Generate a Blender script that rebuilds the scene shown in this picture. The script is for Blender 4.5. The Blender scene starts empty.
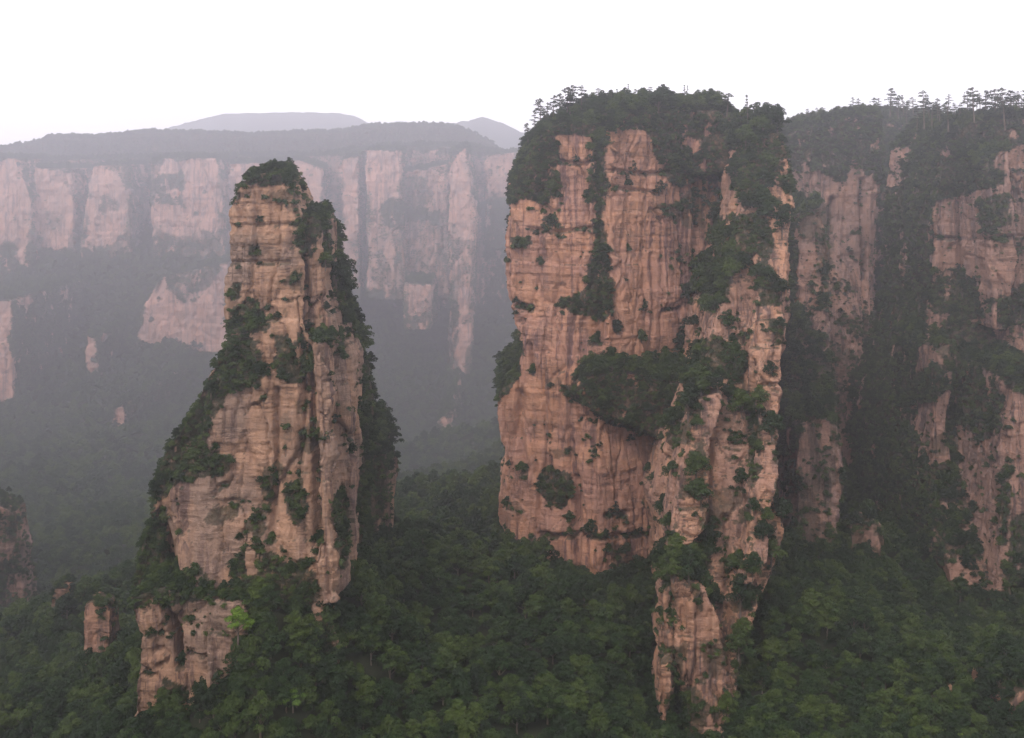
import bpy, math, random
import numpy as np
from mathutils import Vector

random.seed(7)
rng = np.random.default_rng(7)
scene = bpy.context.scene
COL = scene.collection
R = math.radians

# ------------------------------------------------------------------ camera, sky, sun, exposure
F = 1100.0            # focal length in pixels of the 1024 x 738 frame
HZ = 170.0            # row of the eye level
cam_data = bpy.data.cameras.new('camera')
cam = bpy.data.objects.new('camera', cam_data)
COL.objects.link(cam)
cam.location = (0, 0, 0)
cam.rotation_euler = (R(90), 0, 0)
cam_data.sensor_width = 36.0
cam_data.lens = 36.0 * F / 1024.0
cam_data.shift_y = (HZ - 369.0) / 1024.0
cam_data.clip_start = 0.5
cam_data.clip_end = 20000
scene.camera = cam

SUN_EL, SUN_AZ = 42.0, 205.0     # azimuth from +Y (view direction), clockwise: behind the camera, to its left
world = bpy.data.worlds.new('World')
scene.world = world
world.use_nodes = True
nt = world.node_tree
nt.nodes.clear()
sky = nt.nodes.new('ShaderNodeTexSky')
sky.sky_type = 'NISHITA'
sky.sun_disc = False
sky.sun_elevation = R(SUN_EL)
sky.sun_rotation = R(SUN_AZ)
sky.altitude = 1000
sky.air_density = 1.0
sky.dust_density = 6.0
sky.ozone_density = 1.0
hsv = nt.nodes.new('ShaderNodeHueSaturation')      # an overcast sky: the same light, almost without blue
hsv.inputs['Saturation'].default_value = 0.22
cloud = nt.nodes.new('ShaderNodeMix')                # the even veil of cloud in front of it
cloud.data_type = 'RGBA'
cloud.inputs[0].default_value = 0.72
cloud.inputs[7].default_value = (10.8, 10.2, 10.2, 1)
bg = nt.nodes.new('ShaderNodeBackground')
bg.inputs['Strength'].default_value = 0.15
wo = nt.nodes.new('ShaderNodeOutputWorld')
nt.links.new(sky.outputs[0], hsv.inputs['Color'])
nt.links.new(hsv.outputs[0], cloud.inputs[6])
nt.links.new(cloud.outputs[2], bg.inputs['Color'])
nt.links.new(bg.outputs[0], wo.inputs['Surface'])

sun_data = bpy.data.lights.new('sun', 'SUN')
sun_data.energy = 1.5
sun_data.angle = R(14)
sun_data.color = (1.0, 0.86, 0.74)
sun = bpy.data.objects.new('sun', sun_data)
COL.objects.link(sun)
_az = R(SUN_AZ)
_d = Vector((math.sin(_az) * math.cos(R(SUN_EL)), math.cos(_az) * math.cos(R(SUN_EL)), math.sin(R(SUN_EL))))
sun.rotation_euler = _d.to_track_quat('Z', 'Y').to_euler()

scene.view_settings.view_transform = 'Standard'
scene.view_settings.look = 'None'
scene.view_settings.exposure = 0.52
scene.view_settings.gamma = 1.0
scene.view_settings.use_curve_mapping = False
scene.render.engine = 'CYCLES'
cy = scene.cycles
cy.max_bounces = 6
cy.diffuse_bounces = 3
cy.glossy_bounces = 1
cy.transmission_bounces = 2
cy.volume_bounces = 2
cy.transparent_max_bounces = 6
cy.use_denoising = True
cy.use_adaptive_sampling = True
cy.adaptive_threshold = 0.02
cy.sample_clamp_indirect = 4.0

# the air
HAZE_DENSITY = 0.00029
HAZE_COLOR = (0.86, 0.865, 0.97)
HAZE_ANISO = 0.74

# ------------------------------------------------------------------ noise and geometry helpers
def DM(Y):
    """surveyed depth to metres: beyond the massif the valley is deeper than it looks"""
    return Y if Y < 520 else 520 + (Y - 520) * 3.6


def P(px, py, Y):
    """the point at depth Y seen at pixel (px, py)"""
    Y = DM(Y)
    return ((px - 512.0) / F * Y, Y, (HZ - py) / F * Y)


def pix(co):
    Y = np.maximum(co[:, 1], 1.0)
    return 512.0 + co[:, 0] / Y * F, HZ - co[:, 2] / Y * F


def hash01(ix, iy, iz, seed=0):
    with np.errstate(over='ignore'):
        h = (ix.astype(np.int64) * 374761393 + iy.astype(np.int64) * 668265263 + iz.astype(np.int64) * 2147483647 + seed * 974711) & 0xFFFFFFFF
        h = ((h ^ (h >> 13)) * 1274126177) & 0xFFFFFFFF
        h = ((h ^ (h >> 16)) * 2246822519) & 0xFFFFFFFF
        h = h ^ (h >> 15)
    return (h & 0xFFFFFF) / float(0xFFFFFF)


def vnoise(p, seed=0):
    i = np.floor(p).astype(np.int64)
    f = p - i
    u = f * f * (3 - 2 * f)
    out = 0
    for dx in (0, 1):
        wx = u[:, 0] if dx else 1 - u[:, 0]
        for dy in (0, 1):
            wy = u[:, 1] if dy else 1 - u[:, 1]
            for dz in (0, 1):
                wz = u[:, 2] if dz else 1 - u[:, 2]
                out = out + wx * wy * wz * hash01(i[:, 0] + dx, i[:, 1] + dy, i[:, 2] + dz, seed)
    return out * 2 - 1


def fbm(p, octaves=4, seed=0):
    a, s, t = 0.5, 0, 0
    for k in range(octaves):
        s = s + a * vnoise(p * (2.03 ** k), seed + 17 * k)
        t += a
        a *= 0.5
    return s / t


def voronoi(p, seed=0):
    """F1, F2 and a random value of the closest cell"""
    i = np.floor(p).astype(np.int64)
    n = len(p)
    f1 = np.full(n, 9.0); f2 = np.full(n, 9.0); val = np.zeros(n)
    for dx in (-1, 0, 1):
        for dy in (-1, 0, 1):
            for dz in (-1, 0, 1):
                c = i + np.array([dx, dy, dz])
                q = np.stack([c[:, k] + 0.1 + 0.8 * hash01(c[:, 0], c[:, 1], c[:, 2], seed + 31 * k + 5) for k in range(3)], 1)
                d = np.sqrt(((p - q) ** 2).sum(1))
                v = hash01(c[:, 0], c[:, 1], c[:, 2], seed + 99)
                m = d < f1
                f2 = np.where(m, f1, np.minimum(f2, d))
                val = np.where(m, v, val)
                f1 = np.where(m, d, f1)
    return f1, f2, val


def inside(poly, x, y):
    r = np.zeros(len(x), bool)
    n = len(poly)
    for k in range(n):
        x1, y1 = poly[k]; x2, y2 = poly[(k + 1) % n]
        if y1 == y2:
            continue
        c = ((y1 > y) != (y2 > y)) & (x < (x2 - x1) * (y - y1) / (y2 - y1) + x1)
        r ^= c
    return r


def seg_dist(x, y, line):
    d = np.full(len(x), 1e9)
    for (x1, y1), (x2, y2) in zip(line[:-1], line[1:]):
        vx, vy = x2 - x1, y2 - y1
        t = np.clip(((x - x1) * vx + (y - y1) * vy) / (vx * vx + vy * vy + 1e-9), 0, 1)
        d = np.minimum(d, np.hypot(x - x1 - t * vx, y - y1 - t * vy))
    return d


def mesh_from(name, verts, faces):
    me = bpy.data.meshes.new(name)
    me.from_pydata([tuple(v) for v in verts], [], [tuple(f) for f in faces])
    me.update()
    return me


def link(name, me, material=None, parent=None):
    o = bpy.data.objects.new(name, me)
    COL.objects.link(o)
    if material:
        me.materials.append(material)
    if parent:
        o.parent = parent
    return o


def tag(o, label=None, cat=None, group=None, kind=None):
    if label: o['label'] = label
    if cat: o['category'] = cat
    if group: o['group'] = group
    if kind: o['kind'] = kind
    return o


def mesh_arrays(me):
    n = len(me.vertices)
    co = np.empty(n * 3, np.float32); me.vertices.foreach_get('co', co)
    no = np.empty(n * 3, np.float32); me.vertex_normals.foreach_get('vector', no)
    return co.reshape(-1, 3).astype(np.float64), no.reshape(-1, 3).astype(np.float64)

# ------------------------------------------------------------------ materials
def node_mat(name):
    m = bpy.data.materials.new(name)
    m.use_nodes = True
    m.node_tree.nodes.clear()
    return m, m.node_tree, m.node_tree.nodes.new, m.node_tree.links.new


def noise_node(new, lk, vec, scale, detail=4, rough=0.55, dist=0.0):
    n = new('ShaderNodeTexNoise')
    n.inputs['Scale'].default_value = scale
    n.inputs['Detail'].default_value = detail
    n.inputs['Roughness'].default_value = rough
    n.inputs['Distortion'].default_value = dist
    lk(vec, n.inputs['Vector'])
    return n.outputs['Fac']


def scaled(new, lk, vec, s):
    n = new('ShaderNodeVectorMath'); n.operation = 'MULTIPLY'
    lk(vec, n.inputs[0]); n.inputs[1].default_value = s
    return n.outputs[0]


def remap(new, lk, val, a, b, lo=0.0, hi=1.0):
    n = new('ShaderNodeMapRange'); n.interpolation_type = 'SMOOTHSTEP'
    lk(val, n.inputs[0])
    n.inputs[1].default_value = a; n.inputs[2].default_value = b
    n.inputs[3].default_value = lo; n.inputs[4].default_value = hi
    return n.outputs[0]


def mix(new, lk, fac, a, b, mode='MIX'):
    n = new('ShaderNodeMix'); n.data_type = 'RGBA'; n.blend_type = mode
    if isinstance(fac, float): n.inputs[0].default_value = fac
    else: lk(fac, n.inputs[0])
    for v, i in ((a, 6), (b, 7)):
        if isinstance(v, tuple): n.inputs[i].default_value = (*v, 1)
        else: lk(v, n.inputs[i])
    return n.outputs[2]


def rock_material(name, warm, grey, stain, pale, k=1.0, stain_amt=0.85):
    m, t, new, lk = node_mat(name)
    geo = new('ShaderNodeNewGeometry')
    pos = geo.outputs['Position']
    patch = noise_node(new, lk, scaled(new, lk, pos, (0.05 * k, 0.05 * k, 0.035 * k)), 1.0, 5, 0.6, 0.6)
    c = mix(new, lk, remap(new, lk, patch, 0.40, 0.62), warm, grey)
    # bedding: thin level bands of slightly different stone
    bed = noise_node(new, lk, scaled(new, lk, pos, (0.02 * k, 0.02 * k, 0.55 * k)), 1.0, 6, 0.7, 0.3)
    c = mix(new, lk, remap(new, lk, bed, 0.50, 0.75, 0, 0.5), c, pale)
    c = mix(new, lk, remap(new, lk, bed, 0.44, 0.28, 0, 0.5), c, tuple(v * 0.55 for v in grey))
    # water streaks running down the joints
    st = noise_node(new, lk, scaled(new, lk, pos, (0.30 * k, 0.30 * k, 0.018 * k)), 1.0, 5, 0.65, 0.5)
    big = noise_node(new, lk, scaled(new, lk, pos, (0.03 * k, 0.03 * k, 0.016 * k)), 1.0, 3, 0.5, 0.4)
    mul = new('ShaderNodeMath'); mul.operation = 'MULTIPLY'
    lk(remap(new, lk, st, 0.47, 0.62, 0, 1), mul.inputs[0]); lk(remap(new, lk, big, 0.38, 0.58, 0.12, stain_amt), mul.inputs[1])
    c = mix(new, lk, mul.outputs[0], c, stain)
    st2 = noise_node(new, lk, scaled(new, lk, pos, (0.9 * k, 0.9 * k, 0.05 * k)), 1.0, 3, 0.6, 0.2)
    c = mix(new, lk, remap(new, lk, st2, 0.58, 0.72, 0, 0.35), c, pale)
    fine = noise_node(new, lk, scaled(new, lk, pos, (0.9, 0.9, 1.6)), 1.0, 6, 0.75)
    c = mix(new, lk, remap(new, lk, fine, 0.3, 0.7, 0.25, 0.0), c, (0.05, 0.04, 0.035))
    # thin cracks: level ones along the beds, upright ones along the joints
    lines = []
    for sc_, w_ in (((0.035 * k, 0.035 * k, 0.42 * k), 0.016), ((0.20 * k, 0.20 * k, 0.016 * k), 0.022), ((0.07 * k, 0.07 * k, 1.1 * k), 0.02)):
        nn_ = noise_node(new, lk, scaled(new, lk, pos, sc_), 1.0, 3, 0.55, 0.15)
        sb = new('ShaderNodeMath'); sb.operation = 'SUBTRACT'; lk(nn_, sb.inputs[0]); sb.inputs[1].default_value = 0.5
        ab = new('ShaderNodeMath'); ab.operation = 'ABSOLUTE'; lk(sb.outputs[0], ab.inputs[0])
        lines.append(remap(new, lk, ab.outputs[0], 0.0, w_, 0.0, 1.0))
    m1 = new('ShaderNodeMath'); m1.operation = 'MULTIPLY'; lk(lines[0], m1.inputs[0]); lk(lines[1], m1.inputs[1])
    m2 = new('ShaderNodeMath'); m2.operation = 'MULTIPLY'; lk(m1.outputs[0], m2.inputs[0]); lk(lines[2], m2.inputs[1])
    brk = noise_node(new, lk, scaled(new, lk, pos, (0.11, 0.11, 0.11)), 1.0, 3, 0.6)
    m3 = new('ShaderNodeMath'); m3.operation = 'MAXIMUM'; lk(m2.outputs[0], m3.inputs[0]); lk(remap(new, lk, brk, 0.36, 0.52), m3.inputs[1])
    crack = m3.outputs[0]
    c = mix(new, lk, remap(new, lk, crack, 0.0, 1.0, 0.5, 0.0), c, (0.07, 0.05, 0.045))
    # soil and moss where plants root
    at = new('ShaderNodeAttribute'); at.attribute_name = 'moss'
    mossn = noise_node(new, lk, scaled(new, lk, pos, (0.5, 0.5, 0.5)), 1.0, 4, 0.7)
    mm = new('ShaderNodeMath'); mm.operation = 'MULTIPLY'
    lk(at.outputs['Fac'], mm.inputs[0]); lk(remap(new, lk, mossn, 0.2, 0.55, 0.35, 1.0), mm.inputs[1])
    c = mix(new, lk, mm.outputs[0], c, (0.028, 0.034, 0.019))
    b = new('ShaderNodeBsdfPrincipled')
    lk(c, b.inputs['Base Color'])
    b.inputs['Roughness'].default_value = 0.92
    b.inputs['Specular IOR Level'].default_value = 0.15
    h1 = noise_node(new, lk, scaled(new, lk, pos, (0.22, 0.22, 1.3)), 1.0, 7, 0.75, 0.3)
    h2 = noise_node(new, lk, scaled(new, lk, pos, (0.9, 0.9, 0.12)), 1.0, 4, 0.6, 0.3)
    ad = new('ShaderNodeMath'); ad.operation = 'ADD'
    lk(h1, ad.inputs[0]); lk(h2, ad.inputs[1])
    bp = new('ShaderNodeBump')
    bp.inputs['Strength'].default_value = 0.9
    bp.inputs['Distance'].default_value = 1.0
    ad2 = new('ShaderNodeMath'); ad2.operation = 'MULTIPLY_ADD'
    lk(crack, ad2.inputs[0]); ad2.inputs[1].default_value = 0.6; lk(ad.outputs[0], ad2.inputs[2])
    lk(ad2.outputs[0], bp.inputs['Height'])
    lk(bp.outputs[0], b.inputs['Normal'])
    o = new('ShaderNodeOutputMaterial')
    lk(b.outputs[0], o.inputs['Surface'])
    return m


ROCK = rock_material('warm_sandstone', (0.475, 0.242, 0.152), (0.39, 0.21, 0.16), (0.12, 0.066, 0.068), (0.54, 0.34, 0.24))
ROCK_GREY = rock_material('weathered_sandstone', (0.43, 0.255, 0.17), (0.31, 0.21, 0.165), (0.13, 0.08, 0.075), (0.48, 0.34, 0.255))
ROCK_PINK = rock_material('pink_sandstone', (0.47, 0.255, 0.165), (0.37, 0.215, 0.165), (0.10, 0.068, 0.066), (0.55, 0.38, 0.28))
ROCK_SHADED = rock_material('shaded_sandstone', (0.33, 0.19, 0.145), (0.27, 0.17, 0.145), (0.085, 0.058, 0.058), (0.40, 0.265, 0.205), stain_amt=0.95)  # sandstone copy darkened and greyed: the weaker light is put into its colour
ROCK_FAR = rock_material('far_sandstone', (0.43, 0.235, 0.18), (0.33, 0.20, 0.165), (0.13, 0.085, 0.085), (0.49, 0.32, 0.26), k=0.5)


def leaf_material(name, dark, mid, light, spread=1.0):
    m, t, new, lk = node_mat(name)
    at = new('ShaderNodeAttribute'); at.attribute_name = 'tint'
    oi = new('ShaderNodeObjectInfo')
    ad = new('ShaderNodeMath'); ad.operation = 'MULTIPLY_ADD'
    lk(oi.outputs['Random'], ad.inputs[0]); ad.inputs[1].default_value = 0.75 * spread
    sc = new('ShaderNodeMath'); sc.operation = 'MULTIPLY'
    lk(at.outputs['Fac'], sc.inputs[0]); sc.inputs[1].default_value = 0.45
    lk(sc.outputs[0], ad.inputs[2])
    ramp = new('ShaderNodeValToRGB')
    e = ramp.color_ramp.elements
    e[0].position = 0.12; e[0].color = (*dark, 1)
    e[1].position = 1.05 if False else 1.0; e[1].color = (*light, 1)
    x = e.new(0.6); x.color = (*mid, 1)
    lk(ad.outputs[0], ramp.inputs[0])
    b = new('ShaderNodeBsdfPrincipled')
    lk(ramp.outputs[0], b.inputs['Base Color'])
    b.inputs['Roughness'].default_value = 0.7
    b.inputs['Specular IOR Level'].default_value = 0.2
    tr = new('ShaderNodeBsdfTranslucent')
    lk(ramp.outputs[0], tr.inputs['Color'])
    mx = new('ShaderNodeMixShader'); mx.inputs[0].default_value = 0.22
    lk(b.outputs[0], mx.inputs[1]); lk(tr.outputs[0], mx.inputs[2])
    o = new('ShaderNodeOutputMaterial')
    lk(mx.outputs[0], o.inputs['Surface'])
    return m


LEAF = leaf_material('broadleaf_foliage', (0.006, 0.016, 0.005), (0.014, 0.034, 0.008), (0.052, 0.080, 0.014))
LEAF_SHRUB = leaf_material('shrub_foliage', (0.012, 0.025, 0.008), (0.028, 0.052, 0.014), (0.070, 0.098, 0.024))
LEAF_PINE = leaf_material('pine_needles', (0.014, 0.024, 0.014), (0.022, 0.036, 0.019), (0.036, 0.052, 0.024))
LEAF_LIME = leaf_material('young_bright_leaves', (0.06, 0.11, 0.016), (0.11, 0.19, 0.020), (0.20, 0.28, 0.030))


def bark_material():
    m, t, new, lk = node_mat('bark')
    geo = new('ShaderNodeTexCoord')
    n = noise_node(new, lk, scaled(new, lk, geo.outputs['Object'], (3, 3, 0.6)), 1.0, 5, 0.7)
    c = mix(new, lk, remap(new, lk, n, 0.3, 0.7), (0.05, 0.038, 0.03), (0.13, 0.10, 0.08))
    b = new('ShaderNodeBsdfPrincipled'); lk(c, b.inputs['Base Color']); b.inputs['Roughness'].default_value = 0.9
    o = new('ShaderNodeOutputMaterial'); lk(b.outputs[0], o.inputs['Surface'])
    return m


BARK = bark_material()


def ground_material():
    m, t, new, lk = node_mat('forest_floor')
    geo = new('ShaderNodeNewGeometry')
    n = noise_node(new, lk, scaled(new, lk, geo.outputs['Position'], (0.12, 0.12, 0.12)), 1.0, 6, 0.7)
    c = mix(new, lk, remap(new, lk, n, 0.35, 0.65), (0.012, 0.016, 0.008), (0.024, 0.028, 0.015))
    b = new('ShaderNodeBsdfPrincipled'); lk(c, b.inputs['Base Color']); b.inputs['Roughness'].default_value = 0.95
    b.inputs['Specular IOR Level'].default_value = 0.1
    o = new('ShaderNodeOutputMaterial'); lk(b.outputs[0], o.inputs['Surface'])
    return m


GROUND = ground_material()

# ------------------------------------------------------------------ the ground: one sheet through surveyed points
CTRL = [  # (pixel x, pixel y, depth)
    # valley between the pillar and the massif
    (350, 738, 322), (430, 738, 326), (520, 738, 332), (600, 738, 338), (420, 650, 372), (500, 650, 376), (560, 640, 384), (620, 650, 385),
    (480, 570, 428), (440, 552, 436), (395, 556, 425), (540, 570, 458), (590, 588, 462), (640, 590, 455), (680, 590, 450), (510, 556, 478),
    # beyond the saddle
    (495, 480, 560), (470, 520, 600), (440, 500, 740), (400, 490, 760), (380, 455, 860), (460, 440, 860), (500, 440, 860), (420, 445, 930), (480, 430, 950), (350, 420, 950),
    (340, 350, 1020), (400, 350, 1020), (450, 365, 1010), (510, 330, 1050), (300, 300, 1020), (260, 400, 940), (260, 460, 820),
    # slope to the left and behind
    (60, 738, 360), (-40, 738, 360), (120, 738, 335), (60, 690, 410), (20, 690, 450), (100, 668, 392), (60, 620, 470), (90, 560, 600), (20, 640, 590), (-60, 650, 560),
    (150, 520, 620), (100, 470, 760), (20, 470, 760), (180, 450, 800), (100, 400, 890), (40, 430, 880), (180, 372, 945), (100, 330, 975), (50, 345, 980),
    (60, 268, 1010), (110, 262, 1012), (10, 290, 1000), (-80, 300, 1000), (180, 262, 1010), (235, 262, 1010), (-120, 450, 800),
    # foot of the slender pillar
    (150, 735, 322), (230, 715, 314), (290, 680, 314), (250, 655, 315), (270, 625, 317), (335, 610, 332), (350, 585, 345), (330, 700, 320), (380, 590, 385), (150, 712, 328),
    # right side slopes
    (700, 765, 374), (750, 742, 362), (750, 665, 400), (670, 752, 366), (765, 605, 402), (800, 592, 442), (790, 560, 480), (850, 552, 520), (820, 545, 515), (905, 515, 560), (920, 545, 528),
    (900, 630, 476), (850, 640, 405), (800, 650, 398), (900, 738, 350), (820, 738, 352), (1000, 738, 340), (1000, 655, 470), (955, 645, 490), (1080, 738, 340), (1090, 610, 480), (960, 690, 400),
    (790, 520, 560), (650, 400, 700), (720, 330, 800), (900, 480, 600), (1100, 400, 700), (560, 400, 760),
]
cp = np.array([P(*c) for c in CTRL])
extra = np.array([(x, y, z) for x in (-200, -80, 40, 160, 280) for y, z in ((120, -215), (215, -200))] + [(x, 0, -230) for x in (-300, 0, 300)] +
                 [(x, 1250, 10) for x in (-700, -450, -250, -80, 60)] + [(300, 1150, -60), (600, 1000, -40), (800, 800, -60), (-800, 900, -100), (-700, 500, -190), (600, 300, -180), (700, 600, -100)])
_k = np.array([DM(y) / max(y, 1) if y > 520 else 1.0 for y in extra[:, 1]])
extra = extra * _k[:, None]
cp = np.vstack([cp, extra])


def rbf_fit(c, lam=2.0):
    d = np.hypot(c[:, None, 0] - c[None, :, 0], c[:, None, 1] - c[None, :, 1])
    A = -d + np.eye(len(c)) * -lam
    n = len(c)
    M = np.zeros((n + 1, n + 1)); M[:n, :n] = A; M[:n, n] = 1; M[n, :n] = 1
    return np.linalg.solve(M, np.append(c[:, 2], 0))


RBF_W = rbf_fit(cp)


def ground_z(x, y):
    out = np.empty(len(x))
    for s in range(0, len(x), 40000):
        xs, ys = x[s:s + 40000], y[s:s + 40000]
        d = np.hypot(xs[:, None] - cp[None, :, 0], ys[:, None] - cp[None, :, 1])
        out[s:s + 40000] = -d @ RBF_W[:-1] + RBF_W[-1]
    p = np.stack([x / 38.0, y / 38.0, np.zeros(len(x))], 1)
    out += 4.6 * fbm(p, 4, 3)
    out += np.clip((y - 600) / 700, 0, 1) * 26 * fbm(p * 0.42, 4, 14)
    far = np.clip((y - 3300) / 500, 0, 1)
    out = out * (1 - far) + far * (-60 + 30 * fbm(p * 0.1, 3, 5))
    return np.maximum(out, -550)


def build_ground():
    ys = np.concatenate([np.arange(-120, 250, 24), np.arange(250, 620, 3.0), np.arange(620, 2700, 9.0), np.arange(2700, 5700, 150)])
    us = np.concatenate([np.linspace(-2.6, -0.62, 24)[:-1], np.linspace(-0.62, 0.62, 210), np.linspace(0.62, 2.6, 24)[1:]])
    W = np.maximum(ys, 420)
    X = us[None, :] * W[:, None]
    Y = np.repeat(ys[:, None], len(us), 1)
    Z = ground_z(X.ravel(), Y.ravel()).reshape(X.shape)
    v = np.stack([X.ravel(), Y.ravel(), Z.ravel()], 1)
    a, b = len(ys), len(us)
    i = np.arange(a * b).reshape(a, b)
    f = np.stack([i[:-1, :-1].ravel(), i[:-1, 1:].ravel(), i[1:, 1:].ravel(), i[1:, :-1].ravel()], 1)
    me = mesh_from('ground', v, f)
    me.polygons.foreach_set('use_smooth', [True] * len(me.polygons))
    o = link('ground', me, GROUND)
    tag(o, 'forested valley floor and slopes among the sandstone pillars', None, None, 'structure')
    return v


GROUND_V = build_ground()

# ------------------------------------------------------------------ unseen rim added behind and beside the camera to block low sky light
def build_shade_rim():
    path = np.array([(-470, 640), (-400, 450), (-350, 250), (-330, 60), (-270, -60), (-120, -85), (0, -88), (120, -85), (270, -60), (340, 60), (390, 250), (430, 420)], float)
    t = np.linspace(0, len(path) - 1, 260)
    x = np.interp(t, np.arange(len(path)), path[:, 0]); y = np.interp(t, np.arange(len(path)), path[:, 1])
    dx, dy = np.gradient(x), np.gradient(y); l = np.hypot(dx, dy); nx, ny = dy / l, -dx / l      # towards the valley is -n
    prof = [(0, -262), (2, -200), (5, -140), (9, -80), (12, -30), (16, 0), (24, 8), (36, 10), (42, -20), (44, -262)]
    v = []
    for o, z in prof:
        sgn = -1.0
        v += [(a + sgn * -o * n1 * -1, b + sgn * -o * n2 * -1, z) for a, b, n1, n2 in zip(x, y, -nx, -ny)]
    v = np.array(v)
    v[:, 0] += 5 * fbm(v / 40, 3, 91); v[:, 2] += np.where(v[:, 2] > -250, 7 * fbm(v / 30, 4, 92), 0)
    n = len(x)
    f = [(r * n + k, r * n + k + 1, (r + 1) * n + k + 1, (r + 1) * n + k) for r in range(len(prof) - 1) for k in range(n - 1)]
    me = mesh_from('shade_rim', v, f)
    me.polygons.foreach_set('use_smooth', [True] * len(me.polygons))
    tag(link('shade_rim', me, GROUND), 'unseen plateau rim added to block low sky light', None, None, 'structure')
    print('rim y', v[:, 1].min(), 'z', v[:, 2].max())


build_shade_rim()

# ------------------------------------------------------------------ rock bodies
def prism(outline, yf, yb):
    """a block of rock: an outline seen at depth yf (a number, or a function of the outline point) carried back to depth yb"""
    f = [P(x, y, yf(x, y) if callable(yf) else yf) for x, y in outline]
    b = [(p[0] * 0.97 + 0.03 * P(outline[0][0], 0, yb)[0], DM(yb), p[2]) for p in f]
    n = len(f)
    faces = [tuple(range(n)), tuple(range(2 * n - 1, n - 1, -1))]
    faces += [(k, n + k, n + (k + 1) % n, (k + 1) % n) for k in range(n)]
    return f + b, faces


def veg_density(px, py, zones, default, jit=4.0, seed=0):
    """density of plants, 0..1, at photograph coordinates; zone edges are ragged"""
    p = np.stack([px / 13.0, py / 13.0, np.full(len(px), seed * 1.7)], 1)
    wx = px + 2 * jit * fbm(p, 5, 41 + seed); wy = py + 2 * jit * fbm(p, 5, 71 + seed)
    d = np.full(len(px), default, float)
    for poly, val in zones:
        m = inside(poly, wx, wy)
        d[m] = val if val < default else np.maximum(d[m], val)
    return d


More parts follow.
